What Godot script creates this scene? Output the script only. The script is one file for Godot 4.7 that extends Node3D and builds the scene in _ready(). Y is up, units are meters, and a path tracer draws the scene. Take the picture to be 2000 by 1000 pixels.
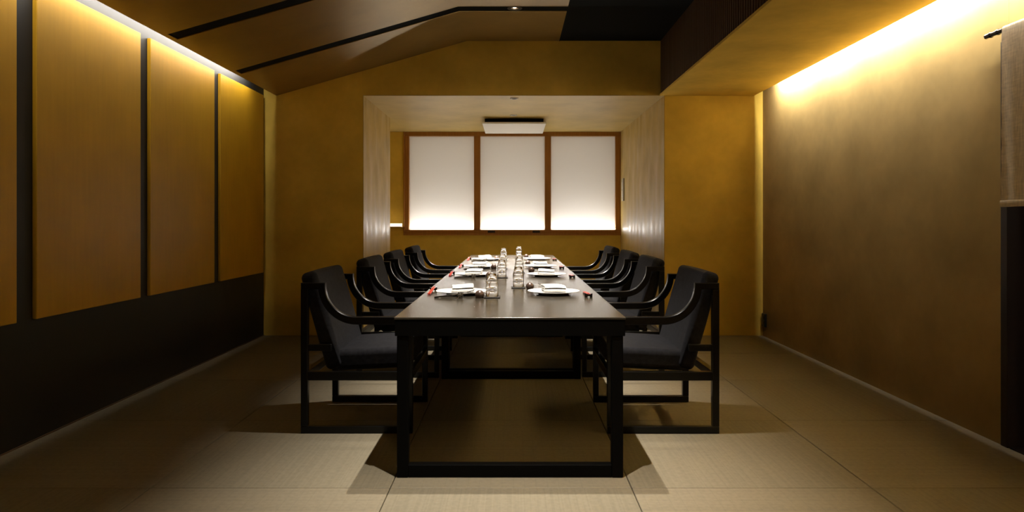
extends Node3D
# A tatami dining room: a row of dark tables under a folded plaster ceiling, a niche with a backlit window at the far end.
# Units are metres; the camera stands at the origin, one metre above the floor, and looks down the negative z axis.

const XL := -2.184       # dark wall with the gold panels
const XR := 2.188        # plain plaster wall
const ZB := -6.188       # end wall with the opening of the niche
const NL := -1.309       # cheeks of the niche
const NR := 1.323
const ZN := -7.527       # where the niche widens into an alcove
const ZW := -8.694       # window wall
const YS := 2.0987       # soffit and niche ceiling
const YC := 2.578        # flat part of the main ceiling
const YR := 2.80         # underside of the slab above
const ZF := 1.3          # wall behind the camera
const TT := 0.6262       # table top

var M := {}
var used := {}
var rng := RandomNumberGenerator.new()


# ---------------------------------------------------------------- mesh collector
class MB:
	var v := PackedVector3Array()
	var n := PackedVector3Array()
	var idx := PackedInt32Array()

	func vert(p: Vector3, nn: Vector3) -> int:
		v.append(p)
		n.append(nn)
		return v.size() - 1

	func tri(a: int, b: int, c: int) -> void:
		var g := (v[b] - v[a]).cross(v[c] - v[a])
		if g.length_squared() < 1e-18:
			return
		if g.dot(n[a] + n[b] + n[c]) > 0.0:
			idx.append_array(PackedInt32Array([a, c, b]))
		else:
			idx.append_array(PackedInt32Array([a, b, c]))

	func quad(a: int, b: int, c: int, d: int) -> void:
		tri(a, b, c)
		tri(a, c, d)

	func mesh() -> ArrayMesh:
		var arr := []
		arr.resize(Mesh.ARRAY_MAX)
		arr[Mesh.ARRAY_VERTEX] = v
		arr[Mesh.ARRAY_NORMAL] = n
		arr[Mesh.ARRAY_INDEX] = idx
		var m := ArrayMesh.new()
		m.add_surface_from_arrays(Mesh.PRIMITIVE_TRIANGLES, arr)
		return m

	# a box with rounded edges; inner > 0 subdivides the faces, puff swells them like upholstery
	func rbox(size: Vector3, r: float, seg := 1, t := Transform3D.IDENTITY, inner := 1, puff := Vector3.ZERO) -> void:
		var h := size / 2.0
		r = minf(r, minf(h.x, minf(h.y, h.z)) * 0.999)
		var inn := h - Vector3(r, r, r)
		for axis in 3:
			var ua := (axis + 1) % 3
			var va := (axis + 2) % 3
			for s in [-1.0, 1.0]:
				var us := steps(h[ua], r, seg, inner)
				var vs := steps(h[va], r, seg, inner)
				var base := v.size()
				for u in us:
					for w in vs:
						var p := Vector3.ZERO
						p[axis] = s * h[axis]
						p[ua] = u
						p[va] = w
						var c := p.clamp(-inn, inn)
						var nn := (p - c).normalized()
						var q := c + nn * r
						if puff != Vector3.ZERO:
							var k := Vector3(1.0 - pow(absf(q.x) / h.x, 2.0), 1.0 - pow(absf(q.y) / h.y, 2.0), 1.0 - pow(absf(q.z) / h.z, 2.0))
							q += nn * (puff[axis] * k[ua] * k[va])
						vert(t * q, (t.basis * nn).normalized())
				var cnt := vs.size()
				for i in us.size() - 1:
					for j in cnt - 1:
						var a := base + i * cnt + j
						quad(a, a + 1, a + cnt + 1, a + cnt)

	func steps(h: float, r: float, seg: int, inner: int) -> PackedFloat32Array:
		var o := PackedFloat32Array()
		for k in seg:
			o.append(-h + r * (1.0 - tan((1.0 - float(k) / seg) * PI / 4.0)) * 1.0)
		for k in inner + 1:
			o.append(lerpf(-h + r, h - r, float(k) / inner))
		for k in range(1, seg + 1):
			o.append(h - r + r * tan(float(k) / seg * PI / 4.0))
		return o

	func box(a: Vector3, b: Vector3, r := 0.002, seg := 1) -> void:
		rbox((b - a).abs(), r, seg, Transform3D(Basis.IDENTITY, (a + b) / 2.0))

	# an outline in the xy plane swept along z from z0 to z1, with chamfered rims
	func prism(pts: PackedVector2Array, z0: float, z1: float, bev := 0.0015, t := Transform3D.IDENTITY) -> void:
		if Geometry2D.is_polygon_clockwise(pts):
			pts = pts.duplicate()
			pts.reverse()
		var c := pts.size()
		var en := PackedVector2Array()
		for i in c:
			var d := (pts[(i + 1) % c] - pts[i]).normalized()
			en.append(Vector2(d.y, -d.x))
		var inset := PackedVector2Array()
		var soft := []
		for i in c:
			var a := en[(i + c - 1) % c]
			var b := en[i]
			var m := (a + b).normalized()
			inset.append(pts[i] - m * bev / maxf(0.4, m.dot(b)))
			soft.append(a.dot(b) > 0.8)
		var rings := [[z0, inset, -0.7], [z0 + bev, pts, 0.0], [z1 - bev, pts, 0.0], [z1, inset, 0.7]]
		for i in c:
			var j := (i + 1) % c
			var na := (en[(i + c - 1) % c] + en[i]).normalized() if soft[i] else en[i]
			var nb := (en[j] + en[i]).normalized() if soft[j] else en[i]
			for k in 3:
				var lo = rings[k]
				var hi = rings[k + 1]
				var zn := [-0.7, 0.0, 0.7][k] as float
				var n1 := (t.basis * Vector3(na.x, na.y, zn)).normalized()
				var n2 := (t.basis * Vector3(nb.x, nb.y, zn)).normalized()
				var a := vert(t * Vector3(lo[1][i].x, lo[1][i].y, lo[0]), n1)
				var b := vert(t * Vector3(lo[1][j].x, lo[1][j].y, lo[0]), n2)
				var d := vert(t * Vector3(hi[1][j].x, hi[1][j].y, hi[0]), n2)
				var e := vert(t * Vector3(hi[1][i].x, hi[1][i].y, hi[0]), n1)
				quad(a, b, d, e)
		var tr := Geometry2D.triangulate_polygon(inset)
		for cap in [[z0, -1.0], [z1, 1.0]]:
			var nn := (t.basis * Vector3(0, 0, cap[1])).normalized()
			var base := v.size()
			for p in inset:
				vert(t * Vector3(p.x, p.y, cap[0]), nn)
			for k in range(0, tr.size(), 3):
				tri(base + tr[k], base + tr[k + 1], base + tr[k + 2])

	# profile of (radius, height) turned about y
	func lathe(prof: PackedVector2Array, seg := 32, t := Transform3D.IDENTITY) -> void:
		for k in prof.size() - 1:
			var a := prof[k]
			var b := prof[k + 1]
			if a.distance_to(b) < 1e-6:
				continue
			var d := (b - a).normalized()
			var fn := Vector2(d.y, -d.x)
			var na := fn
			var nb := fn
			if k > 0 and prof[k - 1].distance_to(a) > 1e-6:
				var e := (a - prof[k - 1]).normalized()
				var en := Vector2(e.y, -e.x)
				if en.dot(fn) > 0.7:
					na = (en + fn).normalized()
			if k < prof.size() - 2 and prof[k + 2].distance_to(b) > 1e-6:
				var e := (prof[k + 2] - b).normalized()
				var en := Vector2(e.y, -e.x)
				if en.dot(fn) > 0.7:
					nb = (en + fn).normalized()
			var base := v.size()
			for i in seg + 1:
				var w := TAU * i / seg
				var cs := cos(w)
				var sn := sin(w)
				vert(t * Vector3(a.x * cs, a.y, a.x * sn), (t.basis * Vector3(na.x * cs, na.y, na.x * sn)).normalized())
				vert(t * Vector3(b.x * cs, b.y, b.x * sn), (t.basis * Vector3(nb.x * cs, nb.y, nb.x * sn)).normalized())
			for i in seg:
				var q := base + i * 2
				quad(q, q + 1, q + 3, q + 2)

	# a round bar along a path, with a radius at each point
	func tube(path: PackedVector3Array, rad: PackedFloat32Array, seg := 10) -> void:
		var side := Vector3.UP
		var first := (path[1] - path[0]).normalized()
		if absf(first.dot(side)) > 0.9:
			side = Vector3.RIGHT
		var base := v.size()
		var c := path.size()
		for i in c:
			var d := (path[mini(i + 1, c - 1)] - path[maxi(i - 1, 0)]).normalized()
			var x := side.cross(d).normalized()
			var y := d.cross(x).normalized()
			for k in seg:
				var w := TAU * k / seg
				var nn := x * cos(w) + y * sin(w)
				vert(path[i] + nn * rad[i], nn)
		for i in c - 1:
			for k in seg:
				var a := base + i * seg + k
				var b := base + i * seg + (k + 1) % seg
				quad(a, b, b + seg, a + seg)
		for e in [0, c - 1]:
			var d := (path[1] - path[0]).normalized() * -1.0 if e == 0 else (path[c - 1] - path[c - 2]).normalized()
			var m := vert(path[e], d)
			var s := v.size()
			for k in seg:
				vert(v[base + e * seg + k], d)
			for k in seg:
				tri(m, s + k, s + (k + 1) % seg)


# ---------------------------------------------------------------- naming
func numbered(called: String) -> String:
	if not used.has(called):
		used[called] = 0
		return called
	used[called] += 1
	return "%s_%03d" % [called, used[called]]


func thing(called: String, label: String, category: String, at := Vector3.ZERO, turn := 0.0, group := "") -> Node3D:
	var o := Node3D.new()
	o.name = numbered(called)
	add_child(o)
	o.position = at
	o.rotation.y = turn
	tag(o, label, category, group)
	return o


func tag(o: Node, label: String, category: String, group := "") -> void:
	o.set_meta("label", label)
	o.set_meta("category", category)
	if group:
		o.set_meta("group", group)


func again(src: Node3D, label: String, at: Vector3, turn := 0.0) -> Node3D:
	var c: Node3D = src.duplicate()
	var nm := String(src.name)
	c.name = numbered(nm)
	add_child(c)
	c.position = at
	c.rotation.y = turn
	c.set_meta("label", label)
	return c


func part(called: String, m: Mesh, mat: Material, parent: Node, label := "") -> MeshInstance3D:
	var o := MeshInstance3D.new()
	o.name = called
	o.mesh = m
	o.material_override = mat
	parent.add_child(o, true)
	if label:
		o.set_meta("label", label)
	return o


func struct(called: String, label: String, category: String) -> Node3D:
	var o := Node3D.new()
	o.name = called
	add_child(o)
	o.set_meta("kind", "structure")
	tag(o, label, category)
	return o


func boxm(a: Vector3, b: Vector3, r := 0.002, seg := 1) -> ArrayMesh:
	var m := MB.new()
	m.box(a, b, r, seg)
	return m.mesh()


func prism(pts: PackedVector2Array, z0: float, z1: float, bev := 0.0015) -> ArrayMesh:
	var m := MB.new()
	m.prism(pts, z0, z1, bev)
	return m.mesh()


# ---------------------------------------------------------------- materials
func tex(w: int, h: int, f: Callable) -> ImageTexture:
	var im := Image.create(w, h, false, Image.FORMAT_RGB8)
	for y in h:
		for x in w:
			im.set_pixel(x, y, f.call(x, y))
	return ImageTexture.create_from_image(im)


func noise(sd: int, freq: float, oct := 4) -> FastNoiseLite:
	var n := FastNoiseLite.new()
	n.seed = sd
	n.noise_type = FastNoiseLite.TYPE_SIMPLEX_SMOOTH
	n.frequency = freq
	n.fractal_octaves = oct
	return n


# a value in about -1..1 that repeats after size; ax and ay pack the pattern along x and y
func loop(n: FastNoiseLite, x: float, y: float, size: float, ax: float, ay: float) -> float:
	var u := x / size
	var w := y / size
	var a := n.get_noise_2d(x * ax, y * ay)
	var b := n.get_noise_2d((x - size) * ax, y * ay)
	var c := n.get_noise_2d(x * ax, (y - size) * ay)
	var d := n.get_noise_2d((x - size) * ax, (y - size) * ay)
	var k := sqrt(((1 - u) * (1 - u) + u * u) * ((1 - w) * (1 - w) + w * w))
	return ((a * (1 - u) + b * u) * (1 - w) + (c * (1 - u) + d * u) * w) / k


func mat(called: String, c: Color, rough: float, spec := 0.5) -> StandardMaterial3D:
	var m := StandardMaterial3D.new()
	m.resource_name = called
	m.albedo_color = c
	m.roughness = rough
	m.metallic_specular = spec
	M[called] = m
	return m


func tri_map(m: StandardMaterial3D, sc: Vector3, world := true) -> void:
	m.uv1_triplanar = true
	m.uv1_world_triplanar = world
	m.uv1_scale = sc
	m.uv1_triplanar_sharpness = 8.0


func make_materials() -> void:
	var n1 := noise(3, 0.007, 4)
	var n2 := noise(8, 0.06, 3)
	var cloudy := tex(384, 384, func(x, y):
		var k := 0.93 + 0.10 * loop(n1, x, y, 384.0, 1.0, 1.0) + 0.018 * loop(n2, x, y, 384.0, 1.0, 1.0)
		return Color(k, k, k * 0.985))
	var trowel := tex(384, 384, func(x, y):
		var k := 0.5 + 0.5 * loop(n1, x, y, 384.0, 1.4, 2.2) + 0.10 * loop(n2, x, y, 384.0, 0.6, 1.6)
		return Color(k, k, k))
	var brushed := tex(384, 384, func(x, y):
		var k := 0.62 + 0.16 * loop(n2, x, y, 384.0, 0.5, 0.06) + 0.18 * loop(n1, x, y, 384.0, 2.0, 0.8)
		return Color(k, k, k))

	for e in [["plaster", Color(0.72, 0.62, 0.41), 0.85, 0.2], ["ceiling_plaster", Color(0.60, 0.49, 0.27), 0.36, 0.5], ["amber_plaster", Color(0.90, 0.765, 0.36), 0.85, 0.2]]:
		var m := mat(e[0], e[1], e[2], e[3])
		m.albedo_texture = cloudy
		m.heightmap_enabled = true
		m.heightmap_texture = trowel
		m.heightmap_scale = 0.004
		tri_map(m, Vector3(0.55, 0.55, 0.55))
	M.ceiling_plaster.metallic = 0.6
	var smooth := mat("niche_ceiling_plaster", Color(0.75, 0.645, 0.385), 0.46, 0.4)
	smooth.albedo_texture = cloudy
	tri_map(smooth, Vector3(0.55, 0.55, 0.55))
	var pol := mat("polished_plaster", Color(0.76, 0.645, 0.375), 0.72, 0.38)
	pol.albedo_texture = cloudy
	pol.roughness_texture = brushed
	tri_map(pol, Vector3(0.8, 0.8, 0.8))

	var ns := noise(21, 0.05, 3)
	var silk := tex(256, 256, func(x, y):
		var k := 0.95 + 0.025 * loop(ns, x, y, 256.0, 2.0, 0.15) + 0.05 * loop(n1, x, y, 256.0, 1.0, 1.0)
		return Color(k, k, k))
	var gold := mat("gold_panel", Color(0.69, 0.525, 0.11), 0.46, 0.32)
	gold.albedo_texture = silk
	tri_map(gold, Vector3(1.1, 1.1, 1.1))

	# woven rush: fine ribs, each strand a little lighter or darker
	var strand := PackedFloat32Array()
	for i in 512:
		strand.append(rng.randf_range(0.965, 1.02))
	for e in [["tatami_long", false], ["tatami_cross", true]]:
		var cross: bool = e[1]
		var weave := tex(512, 512, func(x, y):
			var a: int = y if cross else x
			var b: int = x if cross else y
			var rib := 0.93 + 0.07 * absf(sin(PI * a / 4.0))
			var warp := 0.965 if b % 32 < 2 else 1.0
			var k := rib * warp * strand[(a / 4 * 7) % 512] + 0.05 * loop(ns, x, y, 512.0, 1.0, 1.0)
			return Color(k, k * 0.99, k * 0.95))
		var m := mat(e[0], Color(0.516, 0.482, 0.418) if cross else Color(0.500, 0.470, 0.408), 0.62, 0.4)
		m.albedo_texture = weave
		m.heightmap_enabled = true
		m.heightmap_texture = weave
		m.heightmap_scale = 0.03
		tri_map(m, Vector3(1.45, 1.45, 1.45))

	var grain := tex(256, 256, func(x, y):
		var k := 0.93 + 0.06 * loop(ns, x, y, 256.0, 2.0, 0.12) + 0.04 * loop(n1, x, y, 256.0, 1.0, 1.0)
		return Color(k, k, k))
	var velvet := tex(256, 256, func(x, y):
		var k := 0.86 + 0.20 * loop(n2, x, y, 256.0, 0.8, 0.8) + 0.12 * loop(n1, x, y, 256.0, 2.0, 2.0)
		return Color(k, k, k))
	var linen := tex(256, 256, func(x, y):
		var k := 0.90 + 0.05 * sin(x * TAU / 4.0) * sin(y * TAU / 4.0) + 0.08 * loop(ns, x, y, 256.0, 1.6, 0.2) + 0.06 * loop(ns, y, x, 256.0, 1.6, 0.2)
		return Color(k, k, k))

	var m: StandardMaterial3D
	m = mat("table_lacquer", Color(0.235, 0.212, 0.175), 0.22, 0.46)
	m.albedo_texture = grain
	tri_map(m, Vector3(1.2, 1.2, 1.2))
	m = mat("dark_wood", Color(0.035, 0.033, 0.029), 0.3, 0.38)
	m = mat("table_frame", Color(0.032, 0.030, 0.026), 0.55, 0.16)
	m = mat("black_wall", Color(0.155, 0.15, 0.145), 0.55, 0.35)
	m = mat("black_band", Color(0.10, 0.10, 0.09), 0.8, 0.12)
	m = mat("slat_wood", Color(0.37, 0.28, 0.205), 0.6, 0.35)
	m.albedo_texture = grain
	tri_map(m, Vector3(1, 1, 1))
	m = mat("frame_wood", Color(0.66, 0.45, 0.19), 0.5, 0.4)
	m.albedo_texture = grain
	tri_map(m, Vector3(1.6, 1.6, 1.6))
	m = mat("door_wood", Color(0.16, 0.115, 0.085), 0.5, 0.4)
	m = mat("upholstery", Color(0.128, 0.126, 0.142), 0.9, 0.3)
	m.albedo_texture = velvet
	m.rim_enabled = true
	m.rim = 0.25
	m.rim_tint = 0.4
	tri_map(m, Vector3(3, 3, 3), false)
	m = mat("noren_linen", Color(0.95, 0.90, 0.80), 0.9, 0.2)
	m.albedo_texture = linen
	m.backlight_enabled = true
	m.backlight = Color(0.45, 0.41, 0.34)
	tri_map(m, Vector3(4, 4, 4))
	m = mat("porcelain", Color(0.88, 0.875, 0.86), 0.12, 0.5)
	m = mat("napkin_cloth", Color(0.87, 0.865, 0.85), 0.9, 0.2)
	m.albedo_texture = linen
	tri_map(m, Vector3(7, 7, 7), false)
	m = mat("glass", Color(1, 1, 1, 0.0), 0.02, 0.5)
	m.refraction_enabled = true
	m.refraction_scale = 0.05
	m = mat("steel", Color(0.78, 0.77, 0.75), 0.18, 0.5)
	m.metallic = 1.0
	m = mat("dark_steel", Color(0.36, 0.34, 0.32), 0.32, 0.5)
	m.metallic = 1.0
	m = mat("brown_glaze", Color(0.36, 0.29, 0.26), 0.28, 0.6)
	m.metallic = 0.35
	m = mat("red_lacquer", Color(0.68, 0.15, 0.04), 0.3, 0.5)
	m = mat("black_lacquer", Color(0.07, 0.06, 0.06), 0.2, 0.5)
	m = mat("coaster_wood", Color(0.13, 0.105, 0.095), 0.4, 0.5)
	m = mat("white_paint", Color(0.86, 0.84, 0.80), 0.45, 0.4)
	m = mat("pale_plastic", Color(0.74, 0.71, 0.66), 0.4, 0.4)
	m = mat("black_plastic", Color(0.05, 0.05, 0.05), 0.4, 0.5)
	m = mat("reflector", Color(0.9, 0.86, 0.78), 0.25, 0.5)
	m.metallic = 1.0
	m = mat("pane", Color(0.90, 0.885, 0.86), 0.7, 0.2)
	m.backlight_enabled = true
	m.backlight = Color(1, 1, 1)
	for e in [["lamp_glow", Color(1.0, 0.965, 0.915), 6.0], ["strip_glow", Color(1.0, 0.965, 0.90), 3.0], ["ledge_glow", Color(1.0, 0.93, 0.80), 1.6], ["window_glow", Color(1.0, 0.95, 0.88), 1.5]]:
		m = mat(e[0], Color(0.9, 0.9, 0.9), 0.5, 0.3)
		m.emission_enabled = true
		m.emission = e[1]
		m.emission_energy_multiplier = e[2]


func area_light(called: String, at: Vector3, look: Vector3, size: Vector2, color: Color, energy: float, parent: Node = self) -> void:
	var l := AreaLight3D.new()
	l.name = called
	l.area_size = size
	l.area_normalize_energy = true
	l.light_color = color
	l.light_energy = energy
	l.area_range = 14.0
	l.area_attenuation = 2.0
	l.shadow_enabled = true
	parent.add_child(l, true)
	l.look_at_from_position(at, at + look, Vector3(0, 0, 1) if absf(look.normalized().z) < 0.9 else Vector3.UP)


func _ready() -> void:
	rng.seed = 7
	# ------------------------------------------------ camera, surroundings, exposure
	var cam := Camera3D.new()
	cam.name = "camera"
	add_child(cam)
	var near := 0.05
	cam.keep_aspect = Camera3D.KEEP_HEIGHT
	cam.set_frustum(1000.0 * near / 1380.0, Vector2(-2.0, -68.0) * near / 1380.0, near, 60.0)
	cam.position = Vector3(0, 1.0, 0)
	cam.current = true

	var env := Environment.new()
	env.background_mode = Environment.BG_COLOR
	env.background_color = Color.BLACK
	env.tonemap_mode = Environment.TONE_MAPPER_LINEAR
	env.tonemap_exposure = 1.0
	env.sdfgi_enabled = true
	env.ssao_enabled = true
	env.ssil_enabled = true
	var we := WorldEnvironment.new()
	we.name = "surroundings"
	we.environment = env
	add_child(we)

	# large area lights: the two hidden cove strips and the light box behind the window
	var warm := Color(1.0, 0.972, 0.925)
	area_light("cove_light_gold_side", Vector3(-2.067, 2.20, -2.3), Vector3(-1.0, -0.4, 0), Vector2(0.024, 6.9), warm, 5.6)
	area_light("cove_light_plain_side", Vector3(2.108, 2.19, -2.37), Vector3(1.0, -0.4, 0), Vector2(0.024, 6.8), warm, 28.5)
	var day := Color(1.0, 0.99, 0.975)
	for xc in [-0.879, -0.006, 0.863]:
		area_light("window_back_light", Vector3(xc, 1.47, -8.93), Vector3(0, 0, 1), Vector2(0.78, 1.14), day, 0.145)
		area_light("window_strip_light", Vector3(xc, 0.8995, -8.706), Vector3(0, 1.0, 0.45), Vector2(0.78, 0.02), day, 0.38)
		area_light("window_foot_light", Vector3(xc, 0.905, -8.85), Vector3(0, 1.0, 0.25), Vector2(0.78, 0.04), day, 0.29)

	make_materials()
	build_shell()
	build_ceiling()
	build_window()
	build_tables()
	build_chairs()
	build_settings()
	build_fittings()


# ---------------------------------------------------------------- room shell
func build_shell() -> void:
	# floor: a slab with square rush mats laid in alternating directions
	var fl := struct("floor", "floor of square borderless tatami mats laid in alternating directions", "floor")
	part("slab", boxm(Vector3(-2.6, -0.2, -9.3), Vector3(3.6, -0.042, ZF + 0.2)), M.black_band, fl)
	var xs := [XL, -1.36, -0.461, 0.445, 1.345, XR]
	var zs := [ZF, 0.95, 0.05, -0.85, -1.75, -2.65, -3.55, -4.45, -5.35, ZB, -7.15, -8.05, ZW]
	for i in zs.size() - 1:
		for k in xs.size() - 1:
			var x0: float = xs[k]
			var x1: float = xs[k + 1]
			if i >= 9:
				if k == 0:
					if i < 11:
						continue
					x0 = -2.2
				if k == 4:
					continue
				if k == 1 and i < 11:
					x0 = NL
				if k == 3:
					x1 = NR
			var m := MB.new()
			m.box(Vector3(x0 + 0.0012, -0.04, zs[i + 1] + 0.0012), Vector3(x1 - 0.0012, 0.0, zs[i] - 0.0012), 0.004, 2)
			part("mat", m.mesh(), M.tatami_long if (i + k) % 2 == 0 else M.tatami_cross, fl)

	# dark wall with gold panels
	var wl := struct("wall_left", "black wall hung with tall gold panels under a hidden light", "wall")
	part("wall_face", boxm(Vector3(XL - 0.14, -0.04, ZB - 0.12), Vector3(XL, YR, ZF)), M.black_wall, wl)
	part("foot_strip", boxm(Vector3(XL, 0.0, ZB), Vector3(XL + 0.006, 0.006, ZF), 0.001), M.slat_wood, wl)
	for z in [[-6.124, -5.224], [-5.117, -4.213], [-4.102, -3.207], [-3.078, -2.18], [-2.07, -1.17], [-1.06, -0.16], [-0.05, 0.85]]:
		part("panel", boxm(Vector3(XL + 0.001, 0.5556, z[0]), Vector3(XL + 0.023, 2.092, z[1]), 0.003), M.gold_panel, wl)

	# plain plaster wall with the doorway at its near end
	var wr := struct("wall_right", "plain ochre plaster wall washed by a hidden light above", "wall")
	part("wall_face", boxm(Vector3(XR, -0.04, ZB - 0.12), Vector3(XR + 0.14, YR, -3.118)), M.plaster, wr)
	part("wall_face", boxm(Vector3(XR, 1.79, -3.118), Vector3(XR + 0.14, YR, -2.15)), M.plaster, wr)
	part("wall_face", boxm(Vector3(XR, -0.04, -2.15), Vector3(XR + 0.14, YR, ZF)), M.plaster, wr)
	var dr := struct("door_1", "dark doorway behind the hanging curtain", "doorway")
	part("jamb", boxm(Vector3(XR - 0.012, 0.0, -3.155), Vector3(XR + 0.15, 1.80, -3.112), 0.003), M.door_wood, dr)
	part("jamb", boxm(Vector3(XR - 0.012, 0.0, -2.156), Vector3(XR + 0.15, 1.80, -2.113), 0.003), M.door_wood, dr)
	part("lintel", boxm(Vector3(XR - 0.012, 1.76, -3.112), Vector3(XR + 0.15, 1.80, -2.156), 0.003), M.door_wood, dr)
	part("threshold", boxm(Vector3(XR, -0.04, -3.112), Vector3(XR + 0.15, 0.004, -2.156), 0.002), M.door_wood, dr)
	part("passage", passage(), M.door_wood, dr)

	# end wall with the opening of the niche
	var wb := struct("wall_back", "ochre plaster end wall around the niche opening", "wall")
	part("wall_face", boxm(Vector3(XL, -0.04, ZB - 0.12), Vector3(NL - 0.006, YR, ZB), 0.001), M.amber_plaster, wb)
	part("wall_face", boxm(Vector3(NR + 0.006, -0.04, ZB - 0.12), Vector3(XR, YR, ZB), 0.001), M.amber_plaster, wb)
	part("wall_face", boxm(Vector3(NL - 0.006, YS + 0.006, ZB - 0.12), Vector3(NR + 0.006, YR, ZB), 0.001), M.amber_plaster, wb)
	var nl := struct("wall_niche_left", "polished plaster cheek of the niche on the gold panel side", "wall")
	part("lining", boxm(Vector3(NL - 0.0058, -0.04, ZN), Vector3(NL, YS, ZB), 0.001), M.polished_plaster, nl)
	part("wall_face", boxm(Vector3(NL - 0.12, -0.04, ZN), Vector3(NL - 0.006, YS + 0.05, ZB - 0.121), 0.001), M.amber_plaster, nl)
	var nr := struct("wall_niche_right", "polished plaster cheek of the niche on the plain wall side", "wall")
	part("lining", boxm(Vector3(NR, -0.04, ZW), Vector3(NR + 0.0058, YS, ZB), 0.001), M.polished_plaster, nr)
	part("wall_face", boxm(Vector3(NR + 0.006, -0.04, ZW), Vector3(NR + 0.12, YS + 0.05, ZB - 0.121), 0.001), M.amber_plaster, nr)
	var ac := struct("wall_alcove", "shallow alcove beside the window", "wall")
	part("wall_face", boxm(Vector3(-2.32, -0.04, ZW), Vector3(-2.2, YS + 0.05, ZN)), M.amber_plaster, ac)
	part("wall_face", boxm(Vector3(-2.2, -0.04, ZN), Vector3(NL - 0.12, YS + 0.05, ZN + 0.12)), M.amber_plaster, ac)

	# wall behind the camera
	var wf := struct("wall_front", "plaster wall behind the viewer", "wall")
	part("wall_face", boxm(Vector3(XL - 0.14, -0.04, ZF), Vector3(XR + 0.14, YR, ZF + 0.12)), M.plaster, wf)


func passage() -> ArrayMesh:
	var m := MB.new()
	m.box(Vector3(3.4, -0.04, -3.4), Vector3(3.5, 2.2, -1.9))
	m.box(Vector3(XR + 0.14, 2.1, -3.4), Vector3(3.4, 2.2, -1.9))
	m.box(Vector3(XR + 0.14, -0.04, -3.5), Vector3(3.5, 2.2, -3.4))
	m.box(Vector3(XR + 0.14, -0.04, -1.9), Vector3(3.5, 2.2, -1.8))
	m.box(Vector3(XR + 0.15, -0.04, -3.4), Vector3(3.4, 0.0, -1.9))
	return m.mesh()


# the folded ceiling as seen from the end, from its cove edge to the dark band
func fold(lift: float, x0: float, thick: float, x1 := 0.409) -> PackedVector2Array:
	var sl := (YC - YS) / (2.071 - 0.404)
	var y0 := YC - sl * (-0.404 - x0)
	return PackedVector2Array([Vector2(x0, y0 + lift), Vector2(-0.404, YC + lift), Vector2(x1, YC + lift), Vector2(x1, YC + lift + thick), Vector2(-0.404, YC + lift + thick), Vector2(x0, y0 + lift + thick)])


func build_ceiling() -> void:
	var c := struct("ceiling", "folded ochre ceiling crossed by dark recessed light tracks", "ceiling")
	part("slab", boxm(Vector3(XL - 0.14, YR, -9.3), Vector3(XR + 0.14, YR + 0.15, ZF + 0.2)), M.black_band, c)
	var zb := [-5.257, -4.245, -3.233, -2.221, -1.209, -0.197, 0.815]
	var z0 := ZB
	for z in zb + [ZF + 0.06]:
		part("ceiling_panel", prism(fold(0.0, -2.071, 0.03), z0, z - 0.06, 0.002), M.ceiling_plaster, c)
		z0 = z + 0.06
	for z in zb:
		var tr := MB.new()
		tr.prism(fold(0.006, -2.045, 0.03, -0.026), z - 0.061, z + 0.061, 0.0005)
		tr.box(Vector3(0.050, YC + 0.006, z - 0.061), Vector3(0.409, YC + 0.036, z + 0.061), 0.0005)
		for e in [[-0.061, -0.038], [0.038, 0.061]]:
			tr.box(Vector3(-0.026, YC + 0.006, z + e[0]), Vector3(0.050, YC + 0.036, z + e[1]), 0.0005)
		part("light_track", tr.mesh(), M.black_band, c)
		part("track_end", prism(PackedVector2Array([Vector2(-2.071, YS), Vector2(-2.045, YS + 0.0075), Vector2(-2.045, YS + 0.05), Vector2(-2.071, YS + 0.03)]), z - 0.061, z + 0.061, 0.0005), M.ceiling_plaster, c)
	part("dark_band", boxm(Vector3(0.409, YC + 0.001, ZB), Vector3(1.32, YC + 0.04, ZF)), M.black_band, c)
	part("band_edge", boxm(Vector3(0.4045, YC - 0.002, ZB), Vector3(0.4105, YC + 0.004, ZF), 0.001), M.black_band, c)
	part("niche_panel", boxm(Vector3(NL - 0.0058, YS, ZW), Vector3(NR + 0.0058, YS + 0.0058, ZB), 0.001), M.niche_ceiling_plaster, c)
	part("alcove_panel", boxm(Vector3(-2.2, YS, ZW), Vector3(NL - 0.0062, YS + 0.0058, ZN), 0.001), M.niche_ceiling_plaster, c)
	part("niche_slab", boxm(Vector3(-2.32, YS + 0.006, ZW), Vector3(NR + 0.12, YS + 0.08, ZB - 0.121), 0.001), M.black_band, c)

	# dropped soffit along the plain wall: a board, its lip, and a slatted fascia
	var t := struct("trim_1", "dropped soffit with a dark slatted fascia along the plain wall", "soffit")
	part("soffit_board", boxm(Vector3(1.300, YS, ZB), Vector3(2.112, YS + 0.02, ZF), 0.002), M.amber_plaster, t)
	part("lip", boxm(Vector3(1.285, YS - 0.002, ZB), Vector3(1.300, YS + 0.016, ZF), 0.002), M.amber_plaster, t)
	part("fascia_board", boxm(Vector3(1.308, YS + 0.016, ZB), Vector3(1.325, YC + 0.02, ZF), 0.001), M.black_band, t)
	var slat := boxm(Vector3(1.290, YS + 0.016, -0.013), Vector3(1.308, YC, 0.013), 0.002)
	var z := ZB + 0.02
	while z < -0.6:
		var s := part("slat", slat, M.slat_wood, t)
		s.position.z = z
		z += 0.042


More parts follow.
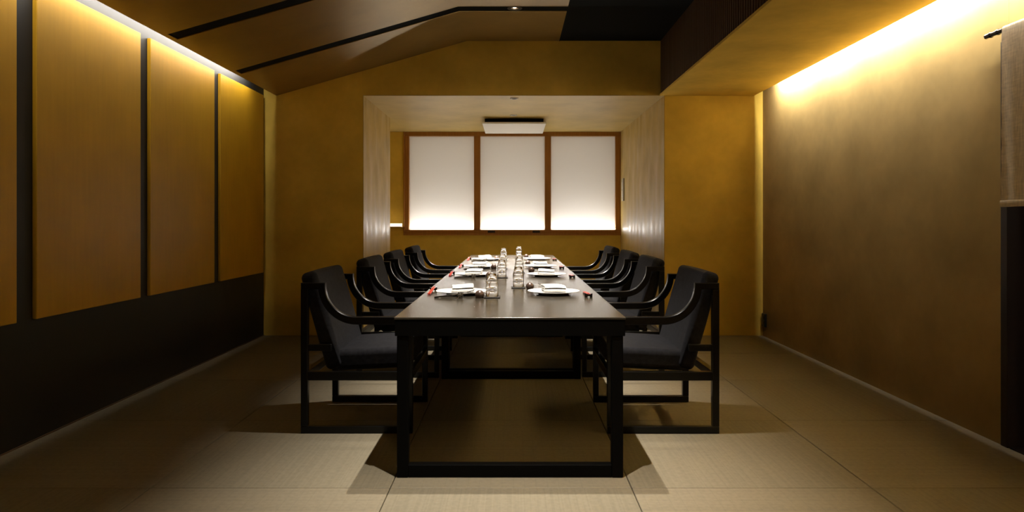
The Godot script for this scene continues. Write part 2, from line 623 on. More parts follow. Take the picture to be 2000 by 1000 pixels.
# ---------------------------------------------------------------- window: frame, three translucent panes, light box
func build_window() -> void:
	var ww := struct("wall_window", "ochre plaster wall below and beside the window", "wall")
	part("wall_face", boxm(Vector3(-2.2, -0.04, ZW - 0.12), Vector3(NR + 0.12, 0.835, ZW)), M.amber_plaster, ww)
	part("wall_face", boxm(Vector3(-2.2, 0.835, ZW - 0.12), Vector3(-1.338, YS + 0.05, ZW)), M.amber_plaster, ww)
	var w := struct("window_1", "wide brown-framed window of three glowing frosted panes", "window")
	var px := [[-1.279, -0.479], [-0.403, 0.391], [0.466, 1.26]]
	var y0 := 0.893
	var y1 := 2.046
	part("frame_rail", boxm(Vector3(-1.33, 0.849, ZW - 0.05), Vector3(NR, y0, ZW + 0.012), 0.003), M.frame_wood, w)
	part("frame_rail", boxm(Vector3(-1.33, y1, ZW - 0.05), Vector3(NR, YS, ZW + 0.012), 0.003), M.frame_wood, w)
	for m in [[-1.33, px[0][0]], [px[0][1], px[1][0]], [px[1][1], px[2][0]], [px[2][1], NR]]:
		part("frame_post", boxm(Vector3(m[0], y0, ZW - 0.05), Vector3(m[1], y1, ZW + 0.012), 0.003), M.frame_wood, w)
	var ol := MB.new()
	ol.box(Vector3(-1.345, 0.826, ZW - 0.01), Vector3(NR, 0.849, ZW + 0.03), 0.002)
	ol.box(Vector3(-1.345, 0.849, ZW - 0.01), Vector3(-1.33, YS, ZW + 0.03), 0.002)
	part("outer_frame", ol.mesh(), M.frame_wood, w)
	for p in px:
		part("pane", boxm(Vector3(p[0] - 0.01, y0 - 0.01, ZW - 0.034), Vector3(p[1] + 0.01, y1 + 0.01, ZW - 0.030), 0.0008), M.pane, w)
	for x in [-0.265, 0.285]:
		part("latch", boxm(Vector3(x - 0.045, 0.858, ZW + 0.010), Vector3(x + 0.045, 0.884, ZW + 0.018), 0.003), M.door_wood, w)
	var lb := MB.new()
	lb.box(Vector3(-1.40, 0.80, ZW - 0.32), Vector3(1.40, 2.14, ZW - 0.28))
	lb.box(Vector3(-1.40, 0.80, ZW - 0.29), Vector3(1.40, 0.86, ZW - 0.048))
	lb.box(Vector3(-1.40, 2.08, ZW - 0.29), Vector3(1.40, 2.14, ZW - 0.048))
	lb.box(Vector3(-1.40, 0.80, ZW - 0.29), Vector3(-1.30, 2.14, ZW - 0.048))
	lb.box(Vector3(1.29, 0.80, ZW - 0.29), Vector3(1.40, 2.14, ZW - 0.048))
	part("light_box", lb.mesh(), M.white_paint, w)
	for p in px:
		part("led_bar", boxm(Vector3(p[0] + 0.01, y0 - 0.001, ZW - 0.026), Vector3(p[1] - 0.01, y0 + 0.004, ZW + 0.002), 0.001), M.window_glow, w)
		part("led_bar", boxm(Vector3(p[0] + 0.01, 0.862, -8.87), Vector3(p[1] - 0.01, 0.898, -8.825), 0.002), M.window_glow, w)


# ---------------------------------------------------------------- tables
func build_tables() -> void:
	var x0 := -0.463
	var x1 := 0.4395
	var names := ["dark lacquered dining table at the open end, with the longest clear front edge", "dark lacquered middle table of the row of three", "dark lacquered table nearest the glowing window"]
	var spans := [[-4.523, -2.744], [-6.168, -4.527], [-7.815, -6.172]]
	for i in 3:
		var a: float = spans[i][0]
		var b: float = spans[i][1]
		var t := thing("dining_table", names[i], "table", Vector3((x0 + x1) / 2.0, 0, (a + b) / 2.0), 0.0, "tables in the row")
		var w := (x1 - x0) / 2.0
		var l := (b - a) / 2.0
		part("table_top", boxm(Vector3(-w, TT - 0.009, -l), Vector3(w, TT, l), 0.003, 2), M.table_lacquer, t)
		var ap := MB.new()
		for s in [-1.0, 1.0]:
			ap.box(Vector3(-w + 0.003, 0.553, s * (l - 0.003)), Vector3(w - 0.003, TT - 0.009, s * (l - 0.034)), 0.002)
			ap.box(Vector3(s * (w - 0.003), 0.553, -l + 0.034), Vector3(s * (w - 0.034), TT - 0.009, l - 0.034), 0.002)
		part("apron", ap.mesh(), M.table_frame, t)
		for sx in [-1.0, 1.0]:
			for sz in [-1.0, 1.0]:
				part("leg", boxm(Vector3(sx * (w - 0.010), 0.0, sz * (l - 0.008)), Vector3(sx * (w - 0.054), 0.553, sz * (l - 0.052)), 0.004, 2), M.table_frame, t)
		for sz in [-1.0, 1.0]:
			part("floor_rail", boxm(Vector3(-w + 0.054, 0.0, sz * (l - 0.010)), Vector3(w - 0.054, 0.050, sz * (l - 0.050)), 0.003), M.table_frame, t)


# ---------------------------------------------------------------- chairs
func arm_outline() -> PackedVector2Array:
	var up := PackedVector2Array()   # upper edge, from the rear post along the top rail, down the sweep to the front
	var lo := PackedVector2Array()
	up.append(Vector2(-0.2635, 0.709))
	up.append(Vector2(-0.149, 0.709))
	lo.append(Vector2(-0.2635, 0.679))
	for k in 17:
		var w := PI + (PI / 2.0) * k / 16.0
		up.append(Vector2(0.149 * cos(w), 0.6985 + 0.149 * sin(w)))
		w = PI + 0.105 + (PI / 2.0 - 0.105) * k / 16.0
		lo.append(Vector2(0.182 * cos(w), 0.6985 + 0.186 * sin(w)))
	up.append(Vector2(0.2635, 0.5495))
	lo.append(Vector2(0.2635, 0.5125))
	lo.reverse()
	up.append_array(lo)
	return up


func make_chair() -> Node3D:
	var t := thing("armchair", "black wooden armchair", "chair", Vector3.ZERO, 0.0, "armchairs along the tables")
	var D := 0.2635
	for s in [-1.0, 1.0]:
		var zi: float = s * 0.275
		var zo: float = s * 0.305
		part("leg", boxm(Vector3(-D, 0.034, zi), Vector3(-D + 0.033, 0.679, zo), 0.003), M.dark_wood, t)
		part("leg", boxm(Vector3(D - 0.030, 0.034, zi), Vector3(D, 0.5125, zo), 0.003), M.dark_wood, t)
		part("floor_rail", boxm(Vector3(-D, 0.0, zi), Vector3(D, 0.034, zo), 0.003), M.dark_wood, t)
		part("armrest", prism(arm_outline(), minf(zi, zo), maxf(zi, zo), 0.0035), M.dark_wood, t)
		part("seat_rail", boxm(Vector3(-D + 0.033, 0.250, zi), Vector3(D - 0.030, 0.292, zo), 0.003), M.dark_wood, t)
		part("back_stay", boxm(Vector3(-D + 0.033, 0.388, s * 0.278), Vector3(-0.120, 0.420, s * 0.302), 0.003), M.dark_wood, t)
	part("cross_rail", boxm(Vector3(-D + 0.002, 0.252, -0.275), Vector3(-D + 0.031, 0.290, 0.275), 0.003), M.dark_wood, t)
	part("cross_rail", boxm(Vector3(D - 0.028, 0.252, -0.275), Vector3(D - 0.002, 0.290, 0.275), 0.003), M.dark_wood, t)
	# seat: a soft cushion, a little lower at the back
	var sb := MB.new()
	sb.rbox(Vector3(0.375, 0.098, 0.505), 0.028, 4, Transform3D(Basis(Vector3(0, 0, 1), 0.05), Vector3(0.060, 0.340, 0)), 8, Vector3(0.004, 0.010, 0.002))
	part("seat", sb.mesh(), M.upholstery, t)
	# backrest: leaning back by about sixteen degrees
	var bb := MB.new()
	var dir := Vector3(-0.1295, 0.456, 0).normalized()
	var tilt := Basis(Vector3(dir.y, -dir.x, 0), dir, Vector3(0, 0, 1))
	var mid := Vector3(-0.216, 0.515, 0) + tilt.x * 0.0385
	bb.rbox(Vector3(0.079, 0.478, 0.538), 0.027, 5, Transform3D(tilt, mid), 8, Vector3(0.007, 0.004, 0.002))
	part("backrest", bb.mesh(), M.upholstery, t)
	return t


func build_chairs() -> void:
	var order := ["nearest the open end of the tables", "second from the open end", "third from the open end", "closest to the window"]
	var zl := [-3.63, -4.815, -5.76, -6.85]
	var zr := [-3.625, -4.83, -5.73, -6.75]
	var proto: Node3D = null
	for i in 4:
		for side in 2:
			var lab: String = "black armchair with dark upholstery, " + ("gold panel side, " if side == 0 else "plain wall side, ") + order[i]
			var at := Vector3(-0.7365, 0, zl[i]) if side == 0 else Vector3(0.707, 0, zr[i])
			var turn := 0.0 if side == 0 else PI
			if proto == null:
				proto = make_chair()
				proto.set_meta("label", lab)
				proto.position = at
			else:
				again(proto, lab, at, turn)


# ---------------------------------------------------------------- table settings
func plate_mesh() -> ArrayMesh:
	var m := MB.new()
	m.lathe(PackedVector2Array([
		Vector2(0.0, 0.0025), Vector2(0.070, 0.0025), Vector2(0.072, 0.0), Vector2(0.078, 0.0), Vector2(0.082, 0.004), Vector2(0.105, 0.010), Vector2(0.131, 0.0155),
		Vector2(0.1335, 0.0175), Vector2(0.1325, 0.0190), Vector2(0.129, 0.0188), Vector2(0.100, 0.0140), Vector2(0.088, 0.0095), Vector2(0.080, 0.0075), Vector2(0.0, 0.0075)]), 56)
	return m.mesh()


# one cloth folded over and over: a ribbon seen from its side, swept along x
func napkin_mesh(sd: int) -> ArrayMesh:
	var r := RandomNumberGenerator.new()
	r.seed = sd
	var m := MB.new()
	var th := 0.0052
	var mid := PackedVector2Array()   # (z, y)
	var layers := 4
	var zf := 0.058
	for k in layers:
		var y := th * 0.5 + k * 0.0078
		var back := -0.058 + r.randf_range(-0.004, 0.004)
		var rise := 0.0012 * k + r.randf_range(0.0, 0.001)
		var run := []
		for j in 9:
			var u := j / 8.0
			var z := lerpf(zf - 0.002 * k, back, u)
			run.append(Vector2(z, y + rise * u * 2.4 + 0.0016 * sin(PI * u) * (k * 0.6)))
		if k % 2 == 1:
			run.reverse()
		if k > 0:
			var e: Vector2 = mid[mid.size() - 1]
			var f: Vector2 = run[0]
			var sgn := 1.0 if k % 2 == 0 else -1.0
			for j in range(1, 6):
				var w := PI * j / 6.0
				var c := (e + f) / 2.0
				var h := (f.y - e.y) / 2.0
				mid.append(Vector2(c.x + sgn * h * sin(w) * 1.0 + (f.x - e.x) * 0.5 * -cos(w), c.y - h * cos(w)))
		for p in run:
			mid.append(p)
	var a := PackedVector2Array()
	var b := PackedVector2Array()
	for i in mid.size():
		var d := (mid[mini(i + 1, mid.size() - 1)] - mid[maxi(i - 1, 0)]).normalized()
		var nn := Vector2(-d.y, d.x) * th / 2.0
		a.append(mid[i] + nn)
		b.append(mid[i] - nn)
	# strips along x with slight waviness, closed at the ends
	var cols := 9
	for side in 2:
		var line := a if side == 0 else b
		var base := m.v.size()
		for c in cols:
			var x := lerpf(-0.054, 0.054, c / (cols - 1.0))
			for i in line.size():
				var d := (line[mini(i + 1, line.size() - 1)] - line[maxi(i - 1, 0)]).normalized()
				var nn := Vector3(0, d.x, -d.y) * (1.0 if side == 0 else -1.0)
				var up := line[i].y / 0.03
				var wob := 0.0016 * sin(x * 46.0 + sd) * up + 0.03 * x * up * (1.0 if sd % 2 == 0 else -1.0)
				m.vert(Vector3(x + 0.006 * up * sin(line[i].x * 30.0 + sd), line[i].y + wob, line[i].x), nn)
		for c in cols - 1:
			for i in line.size() - 1:
				var q := base + c * line.size() + i
				m.quad(q, q + 1, q + line.size() + 1, q + line.size())
	for e in [0, cols - 1]:
		var nn := Vector3(-1, 0, 0) if e == 0 else Vector3(1, 0, 0)
		var base := m.v.size()
		for i in a.size():
			m.vert(m.v[e * a.size() + i], nn)
			m.vert(m.v[cols * a.size() + e * a.size() + i], nn)
		for i in a.size() - 1:
			var q := base + i * 2
			m.quad(q, q + 1, q + 3, q + 2)
	return m.mesh()


# a stacking tumbler set upside down: the stepped foot is on top
func glass_mesh() -> ArrayMesh:
	var m := MB.new()
	m.lathe(PackedVector2Array([
		Vector2(0.0, 0.112), Vector2(0.0180, 0.112), Vector2(0.0205, 0.1105), Vector2(0.0222, 0.106), Vector2(0.0268, 0.082), Vector2(0.0275, 0.0785), Vector2(0.0300, 0.0765), Vector2(0.0312, 0.073),
		Vector2(0.0312, 0.069), Vector2(0.0303, 0.066), Vector2(0.0305, 0.030), Vector2(0.0310, 0.001), Vector2(0.0305, 0.0), Vector2(0.0292, 0.0), Vector2(0.0287, 0.001),
		Vector2(0.0280, 0.030), Vector2(0.0274, 0.064), Vector2(0.0245, 0.078), Vector2(0.0195, 0.100), Vector2(0.0175, 0.103), Vector2(0.0, 0.103)]), 40)
	var mm := MB.new()
	# turned from top to bottom: flip the normals outward
	mm.v = m.v
	for nn in m.n:
		mm.n.append(-nn)
	for k in range(0, m.idx.size(), 3):
		mm.tri(m.idx[k], m.idx[k + 1], m.idx[k + 2])
	return mm.mesh()


func cup_mesh() -> ArrayMesh:
	var m := MB.new()
	var p := PackedVector2Array([Vector2(0.0, 0.0), Vector2(0.0185, 0.0), Vector2(0.0195, 0.0015), Vector2(0.0200, 0.006)])
	for k in 15:
		var w := lerpf(-0.35, PI / 2.0, k / 14.0)
		p.append(Vector2(0.0225 * cos(w), 0.0160 + 0.0225 * sin(w)))
	m.lathe(p, 32)
	return m.mesh()


func fork_parts(t: Node3D) -> void:
	var h := MB.new()
	h.rbox(Vector3(0.085, 0.0055, 0.011), 0.002, 2, Transform3D(Basis.IDENTITY, Vector3(-0.045, 0.003, 0)))
	part("handle", h.mesh(), M.dark_steel, t)
	var n := MB.new()
	n.tube(PackedVector3Array([Vector3(-0.004, 0.003, 0), Vector3(0.030, 0.004, 0), Vector3(0.052, 0.006, 0)]), PackedFloat32Array([0.003, 0.0022, 0.0035]))
	n.rbox(Vector3(0.020, 0.002, 0.018), 0.0008, 1, Transform3D(Basis(Vector3(0, 0, 1), 0.12), Vector3(0.060, 0.0065, 0)))
	part("neck", n.mesh(), M.steel, t)
	for k in 4:
		var q := MB.new()
		var z := -0.0075 + 0.005 * k
		q.tube(PackedVector3Array([Vector3(0.068, 0.0075, z), Vector3(0.085, 0.0085, z), Vector3(0.104, 0.0125, z)]), PackedFloat32Array([0.0013, 0.0012, 0.0006]), 6)
		part("tine", q.mesh(), M.steel, t)


func knife_parts(t: Node3D) -> void:
	var h := MB.new()
	h.rbox(Vector3(0.090, 0.0080, 0.012), 0.003, 2, Transform3D(Basis.IDENTITY, Vector3(-0.045, 0.004, 0)))
	part("handle", h.mesh(), M.dark_steel, t)
	var m := MB.new()
	var out := PackedVector2Array([Vector2(-0.002, -0.004), Vector2(0.010, -0.0085), Vector2(0.075, -0.0085), Vector2(0.096, -0.005), Vector2(0.108, 0.004), Vector2(0.095, 0.006), Vector2(-0.002, 0.006)])
	m.prism(out, -0.0009, 0.0009, 0.0005, Transform3D(Basis(Vector3(1, 0, 0), -PI / 2.0), Vector3(0, 0.004, 0)))
	part("blade", m.mesh(), M.steel, t)


func rest_parts(t: Node3D) -> void:
	var b := MB.new()
	b.tube(PackedVector3Array([Vector3(0, 0.0125, -0.030), Vector3(0, 0.0125, 0.030)]), PackedFloat32Array([0.0028, 0.0028]))
	part("bar", b.mesh(), M.steel, t)
	for s in [-1.0, 1.0]:
		var c := MB.new()
		for a in [PI / 3.6, -PI / 3.6]:
			var d := Vector3(sin(a), cos(a), 0)
			var o := Vector3(0, 0.0125, s * 0.032)
			c.tube(PackedVector3Array([o - d * 0.0155, o - d * 0.012, o, o + d * 0.012, o + d * 0.0155]), PackedFloat32Array([0.0024, 0.0035, 0.0024, 0.0035, 0.0024]), 8)
		part("cross", c.mesh(), M.steel, t)


func build_settings() -> void:
	var which := ["nearest the open end", "second from open end", "third from open end", "nearest the window"]
	var sides := ["gold panel side", "plain wall side"]
	# plate centre, glass, cup, cutlery z, near end of the chopsticks: by side and row
	var plate := [[Vector2(-0.263, -3.63), Vector2(-0.266, -4.83), Vector2(-0.262, -5.66), Vector2(-0.266, -6.76)], [Vector2(0.208, -3.63), Vector2(0.227, -4.81), Vector2(0.219, -5.70), Vector2(0.230, -6.83)]]
	var glass := [[Vector2(-0.103, -3.46), Vector2(-0.074, -4.668), Vector2(-0.082, -5.52), Vector2(-0.089, -6.70)], [Vector2(0.030, -3.965), Vector2(0.046, -5.08), Vector2(0.050, -5.80), Vector2(0.060, -7.15)]]
	var cup := [[Vector2(-0.163, -3.44), Vector2(-0.158, -4.665), Vector2(-0.151, -5.53), Vector2(-0.160, -6.80)], [Vector2(0.093, -3.88), Vector2(0.134, -5.16), Vector2(0.127, -6.05), Vector2(0.135, -7.20)]]
	var protos := {}
	var gm := glass_mesh()
	var pm := plate_mesh()
	for i in 4:
		for s in 2:
			var where: String = "%s, %s" % [sides[s], which[i]]
			var pc: Vector2 = plate[s][i]
			var gc: Vector2 = glass[s][i]
			var cc: Vector2 = cup[s][i]
			var sg := 1.0 if s == 0 else -1.0      # diners on the gold side face +x
			var turn := 0.0 if s == 0 else PI

			var p := part(numbered("plate"), pm, M.porcelain, self)
			p.position = Vector3(pc.x, TT, pc.y)
			tag(p, "round white rimmed plate, " + where, "plate", "white plates")

			var nk := part(numbered("napkin"), napkin_mesh(i * 2 + s), M.napkin_cloth, self)
			nk.position = Vector3(pc.x + rng.randf_range(-0.006, 0.006), TT + 0.0077, pc.y + rng.randf_range(-0.006, 0.006))
			nk.rotation.y = rng.randf_range(-0.12, 0.12) + (0.0 if s == 0 else 0.0)
			tag(nk, "folded white napkin on the plate, " + where, "napkin", "folded napkins")

			var co := part(numbered("coaster"), boxm(Vector3(-0.040, 0.0, -0.040), Vector3(0.040, 0.006, 0.040), 0.0015), M.coaster_wood, self)
			co.position = Vector3(gc.x, TT, gc.y)
			tag(co, "square dark coaster under the glass, " + where, "coaster", "dark coasters")

			var gl := part(numbered("tumbler"), gm, M.glass, self)
			gl.position = Vector3(gc.x, TT + 0.006, gc.y)
			tag(gl, "clear tumbler turned upside down, " + where, "glass", "upturned tumblers")

			var cu := part(numbered("sauce_pot"), cup_mesh(), M.brown_glaze, self)
			cu.position = Vector3(cc.x, TT, cc.y)
			tag(cu, "small round brown glazed pot, " + where, "pot", "round brown pots")

			# chopsticks lie between the plate and the table edge, handles toward the diner's right
			var hx := pc.x - sg * 0.163
			var rz := pc.y - sg * 0.155
			var hr := part(numbered("chopstick_rest"), chop_rest_mesh(), M.black_lacquer, self)
			hr.position = Vector3(hx, TT, rz)
			tag(hr, "curved black chopstick rest, " + where, "chopstick rest", "black chopstick rests")
			for k in 2:
				var off := -0.0045 + 0.009 * k
				var ch := thing("chopstick", ("red chopstick nearer the plate, " if (k == 0) == (s == 1) else "red chopstick nearer the table edge, ") + where, "chopstick", Vector3(hx + off, TT, rz), 0.0, "chopsticks " + where)
				var n0 := Vector3(0, 0.0045, sg * 0.205)
				var n1 := Vector3(0, 0.0195, -sg * 0.035)
				var stick := MB.new()
				stick.tube(PackedVector3Array([n0, n0.lerp(n1, 0.7)]), PackedFloat32Array([0.0042, 0.0034]), 8)
				part("handle", stick.mesh(), M.red_lacquer, ch)
				var tip := MB.new()
				tip.tube(PackedVector3Array([n0.lerp(n1, 0.7), n1]), PackedFloat32Array([0.0034, 0.0024]), 8)
				part("tip", tip.mesh(), M.red_lacquer, ch)

			# cutlery on a rest, handles toward the diner
			var kz := pc.y + sg * 0.185
			var kx := pc.x + sg * 0.005
			for e in [["cutlery_rest", "silver cutlery rest with crossed ends, ", "cutlery rest", "silver cutlery rests"], ["fork", "steel fork leaning on the cutlery rest, ", "fork", "steel forks"], ["table_knife", "steel knife leaning on the cutlery rest, ", "knife", "steel knives"]]:
				var o: Node3D
				if protos.has(e[0]):
					o = again(protos[e[0]], e[1] + where, Vector3.ZERO)
				else:
					o = thing(e[0], e[1] + where, e[2], Vector3.ZERO, 0.0, e[3])
					protos[e[0]] = o
					if e[0] == "fork":
						fork_parts(o)
					elif e[0] == "table_knife":
						knife_parts(o)
					else:
						rest_parts(o)
				if e[0] == "cutlery_rest":
					o.position = Vector3(kx, TT, kz)
					o.rotation = Vector3(0, turn, 0)
					o.scale = Vector3(1.15, 1.0, 1.15)
				else:
					var dz := 0.013 if e[0] == "table_knife" else -0.013
					o.basis = Basis(Vector3.UP, turn) * Basis(Vector3(0, 0, 1), 0.125)
					o.position = Vector3(kx - sg * 0.035, TT + 0.0112, kz + sg * dz)


func chop_rest_mesh() -> ArrayMesh:
	var m := MB.new()
	var up := PackedVector2Array()
	for k in 13:
		var u := -1.0 + k / 6.0
		up.append(Vector2(u * 0.019, 0.0135 + 0.008 * u * u))
	up.append(Vector2(0.0185, 0.0))
	up.append(Vector2(0.0085, 0.0))
	up.append(Vector2(0.005, 0.005))
	up.append(Vector2(-0.005, 0.005))
	up.append(Vector2(-0.0085, 0.0))
	up.append(Vector2(-0.0185, 0.0))
	m.prism(up, -0.008, 0.008, 0.0012)
	return m.mesh()


# ---------------------------------------------------------------- lamps, curtain, fittings
func downlight(at: Vector3, label: String, energy: float, angle: float) -> void:
	var t := thing("downlight", label, "downlight", at, 0.0, "ceiling downlights")
	var r := MB.new()
	var c := MB.new()
	var g := MB.new()
	if at.z > ZB:
		# recessed in a track: flange, polished bowl, bulb up inside
		r.lathe(PackedVector2Array([Vector2(0.028, 0.0), Vector2(0.029, -0.002), Vector2(0.055, -0.002), Vector2(0.056, 0.0)]), 40)
		c.lathe(PackedVector2Array([Vector2(0.029, -0.001), Vector2(0.027, 0.012), Vector2(0.021, 0.024), Vector2(0.011, 0.032), Vector2(0.0, 0.034)]), 40)
		g.lathe(PackedVector2Array([Vector2(0.0, 0.004), Vector2(0.011, 0.006), Vector2(0.014, 0.012), Vector2(0.011, 0.022), Vector2(0.0, 0.025)]), 24)
	else:
		# slim fitting under the niche ceiling: pale ring, dark baffle, small bulb
		r.lathe(PackedVector2Array([Vector2(0.022, -0.004), Vector2(0.024, -0.009), Vector2(0.034, -0.009), Vector2(0.039, 0.0)]), 40)
		c.lathe(PackedVector2Array([Vector2(0.0225, -0.0055), Vector2(0.012, -0.002), Vector2(0.0, -0.002)]), 40)
		g.lathe(PackedVector2Array([Vector2(0.0, -0.005), Vector2(0.005, -0.004), Vector2(0.006, -0.002), Vector2(0.0, -0.001)]), 20)
	part("ring", r.mesh(), M.black_plastic if at.z > ZB else M.pale_plastic, t)
	part("reflector" if at.z > ZB else "baffle", c.mesh(), M.reflector if at.z > ZB else M.black_plastic, t)
	part("bulb", g.mesh(), M.lamp_glow, t)
	var l := SpotLight3D.new()
	l.name = "spot"
	l.light_color = Color(1.0, 0.965, 0.915)
	l.light_energy = energy
	l.light_size = 0.012
	l.spot_angle = angle
	l.spot_angle_attenuation = 1.0
	l.spot_range = 14.0
	l.spot_attenuation = 2.0
	l.shadow_enabled = true
	t.add_child(l)
	l.position = Vector3(0, -0.004 if at.z > ZB else -0.010, 0)
	l.rotation.x = -PI / 2.0


func build_fittings() -> void:
	# downlights in the tracks
	var spots := [[-5.257, "small downlight in the dark track nearest the end wall"], [-4.245, "downlight in the second track from the end wall"], [-3.233, "downlight in the third track, over the near end of the tables"], [-2.221, "downlight in the fourth track, in front of the tables"]]
	for e in spots:
		downlight(Vector3(0.012, YC + 0.006, e[0]), e[1], 8.9, 31.0)
	downlight(Vector3(0.010, YS - 0.001, -6.30), "pale-ringed downlight in the niche ceiling, at the front edge", 27.0, 36.0)

	downlight(Vector3(0.006, YS - 0.001, -7.30), "second downlight in the niche ceiling, just in front of the white hanging panel", 27.0, 38.0)

	# white panel unit hung from the niche ceiling
	var a := thing("ceiling_panel_unit", "flat white panel hung below the niche ceiling on a dark box", "panel", Vector3(0.012, YS, -7.88))
	part("panel", boxm(Vector3(-0.337, -0.070, -0.42), Vector3(0.337, -0.052, 0.42), 0.003), M.white_paint, a)
	part("box", boxm(Vector3(-0.315, -0.052, -0.38), Vector3(0.315, 0.0, 0.30), 0.003), M.black_band, a)

	# light ledge in the alcove, left of the window frame
	var lg := thing("light_ledge", "glowing white ledge in the alcove beside the window frame", "ledge light", Vector3(-1.72, 0.927, -8.60))
	part("shelf", boxm(Vector3(-0.47, 0.0, -0.094), Vector3(0.375, 0.008, 0.08), 0.002), M.frame_wood, lg)
	part("diffuser", boxm(Vector3(-0.47, 0.008, 0.030), Vector3(0.375, 0.046, 0.078), 0.004), M.ledge_glow, lg)
	area_light("ledge_glow_light", Vector3(-1.72, 0.955, -8.51), Vector3(0, 0.2, 1), Vector2(0.80, 0.03), Color(1.0, 0.93, 0.80), 0.10)

	# hidden strips in the coves
	var cs := thing("light_strip", "thin light strip hidden in the cove above the gold panels", "light strip", Vector3(-2.064, 2.210, -2.3), 0.0, "cove light strips")
	part("strip", boxm(Vector3(-0.012, 0.0, -3.4), Vector3(0.012, 0.012, 3.4), 0.002), M.strip_glow, cs)
	part("carrier", boxm(Vector3(0.0, 0.012, -3.4), Vector3(0.03, 0.50, 3.4), 0.002), M.white_paint, cs)
	var cr := thing("light_strip", "thin light strip hidden in the cove above the plain wall", "light strip", Vector3(2.105, 2.200, -2.37), 0.0, "cove light strips")
	part("strip", boxm(Vector3(-0.012, 0.0, -3.4), Vector3(0.012, 0.012, 3.4), 0.002), M.strip_glow, cr)
	part("carrier", boxm(Vector3(-0.03, 0.012, -3.4), Vector3(0.0, 0.50, 3.4), 0.002), M.white_paint, cr)

	# curtain on its pole
	var rod := thing("curtain_pole", "dark bamboo pole carrying the linen door curtain", "pole", Vector3(2.155, 1.840, -3.145))
	var pts := PackedVector3Array()
	var rad := PackedFloat32Array()
	for e in [[-0.077, 0.009], [-0.074, 0.0115], [-0.048, 0.0105], [-0.045, 0.0135], [-0.039, 0.0135], [-0.036, 0.0105], [0.000, 0.0105], [0.004, 0.0135], [0.010, 0.0135], [0.014, 0.0105], [0.5, 0.0105], [0.504, 0.0135], [0.51, 0.0135], [0.514, 0.0105], [1.10, 0.0105], [1.105, 0.009]]:
		pts.append(Vector3(0, 0, e[0] * 1.0))
		rad.append(e[1])
	var tb := MB.new()
	tb.tube(pts, rad, 14)
	part("pole", tb.mesh(), M.black_lacquer, rod)
	for z in [0.06, 1.0]:
		part("bracket", boxm(Vector3(-0.006, -0.020, z - 0.008), Vector3(0.033, -0.009, z + 0.008), 0.001), M.black_lacquer, rod)
	for k in 2:
		var z0 := 0.052 + 0.475 * k
		var nr := thing("door_curtain", "beige linen door curtain, far half with the visible hemmed edge" if k == 0 else "beige linen door curtain, near half beside the slit", "curtain", Vector3(2.155, 1.840, -3.145), 0.0, "door curtain halves")
		part("cloth", noren_mesh(z0, z0 + 0.468, k), M.noren_linen, nr)
		part("hem", noren_hem(z0, z0 + 0.468, k), M.noren_linen, nr)

	# socket on the plain wall, slim switch plate in the niche
	var so := thing("wall_socket", "black wall socket low on the plain wall near the corner", "socket", Vector3(XR, 0.142, -6.125))
	part("plate", boxm(Vector3(-0.022, -0.058, -0.038), Vector3(0.0, 0.058, 0.038), 0.006, 2), M.black_plastic, so)
	for y in [-0.022, 0.022]:
		part("outlet", boxm(Vector3(-0.025, y - 0.014, -0.016), Vector3(-0.020, y + 0.014, 0.016), 0.002), M.black_lacquer, so)
	var sw := thing("switch_plate", "slim pale switch plate on the niche cheek beside the window", "switch", Vector3(NR, 1.375, -8.43))
	part("plate", boxm(Vector3(-0.020, -0.135, -0.045), Vector3(0.0, 0.135, 0.045), 0.004, 2), M.pale_plastic, sw)
	part("button", boxm(Vector3(-0.024, -0.090, -0.025), Vector3(-0.019, -0.010, 0.025), 0.002), M.white_paint, sw)
	part("button", boxm(Vector3(-0.024, 0.010, -0.025), Vector3(-0.019, 0.090, 0.025), 0.002), M.white_paint, sw)


func noren_off(z: float, y: float, k: int) -> float:
	var u := clampf(-y / 0.78, 0.0, 1.0)
	return (0.007 * sin(z * 21.0 + k * 2.0 + 0.4) + 0.004 * sin(z * 43.0 + y * 3.0) + 0.0012 * sin(y * 60.0 + z * 9.0)) * (0.15 + 0.85 * u)


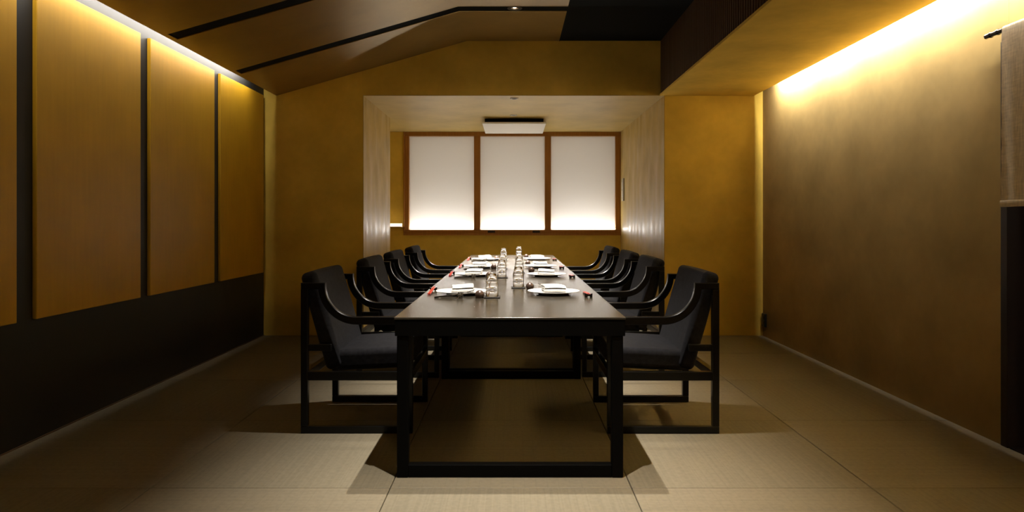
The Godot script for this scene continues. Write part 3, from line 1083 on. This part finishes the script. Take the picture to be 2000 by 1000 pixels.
func noren_mesh(z0: float, z1: float, k: int) -> ArrayMesh:
	var m := MB.new()
	var cols := 40
	# from the front hem up over the pole and a little down behind it: a sleeve
	var path := []
	for j in 41:
		path.append(Vector2(-0.0147, lerpf(-0.772, 0.0, j / 40.0)))
	for j in range(1, 12):
		var w := PI - PI * j / 12.0
		path.append(Vector2(0.0147 * cos(w), 0.0147 * sin(w)))
	for j in 5:
		path.append(Vector2(0.0147 - 0.02 * j / 4.0, -0.06 * j / 4.0))
	var rows := path.size()
	for c in cols + 1:
		for j in rows:
			var e := []
			for dz in [0.0, 0.002]:
				var z: float = lerpf(z0, z1, float(c) / cols) + dz
				var flare: float = -0.012 * clampf(-path[j].y / 0.78, 0.0, 1.0) * (1.0 - float(c) / cols) if j < 41 and k == 0 else 0.0
				e.append(Vector3(path[j].x + (noren_off(z, path[j].y, k) - 0.004 if j < 41 else 0.0) * clampf(-path[j].y / 0.05, 0.0, 1.0), path[j].y, z + flare))
			var q: Vector2 = path[mini(j + 1, rows - 1)] - path[maxi(j - 1, 0)]
			var nn: Vector3 = Vector3(q.x, q.y, 0).cross(e[1] - e[0]).normalized()
			m.vert(e[0], nn if nn.x < 0.0 or j > 41 else -nn)
	for c in cols:
		for j in rows - 1:
			var a := c * rows + j
			m.quad(a, a + 1, a + rows + 1, a + rows)
	return m.mesh()


func noren_hem(z0: float, z1: float, k: int) -> ArrayMesh:
	var m := MB.new()
	var cols := 40
	for c in cols + 1:
		var u := float(c) / cols
		var z := lerpf(z0, z1, u)
		var flare := -0.012 * (1.0 - u) if k == 0 else 0.0
		for e in [[-0.750, -0.002, Vector3(0, 1, 0)], [-0.7515, -0.0036, Vector3(-1, 0.3, 0)], [-0.776, -0.0036, Vector3(-1, -0.3, 0)], [-0.778, 0.0, Vector3(0, -1, 0)], [-0.776, 0.0036, Vector3(1, 0, 0)], [-0.752, 0.0036, Vector3(1, 0, 0)]]:
			m.vert(Vector3(-0.0147 - 0.004 + noren_off(z, e[0], k) + e[1], e[0], z + flare), e[2].normalized())
	for c in cols:
		for j in 6:
			var a := c * 6 + j
			var b := c * 6 + (j + 1) % 6
			m.quad(a, b, b + 6, a + 6)
	return m.mesh()
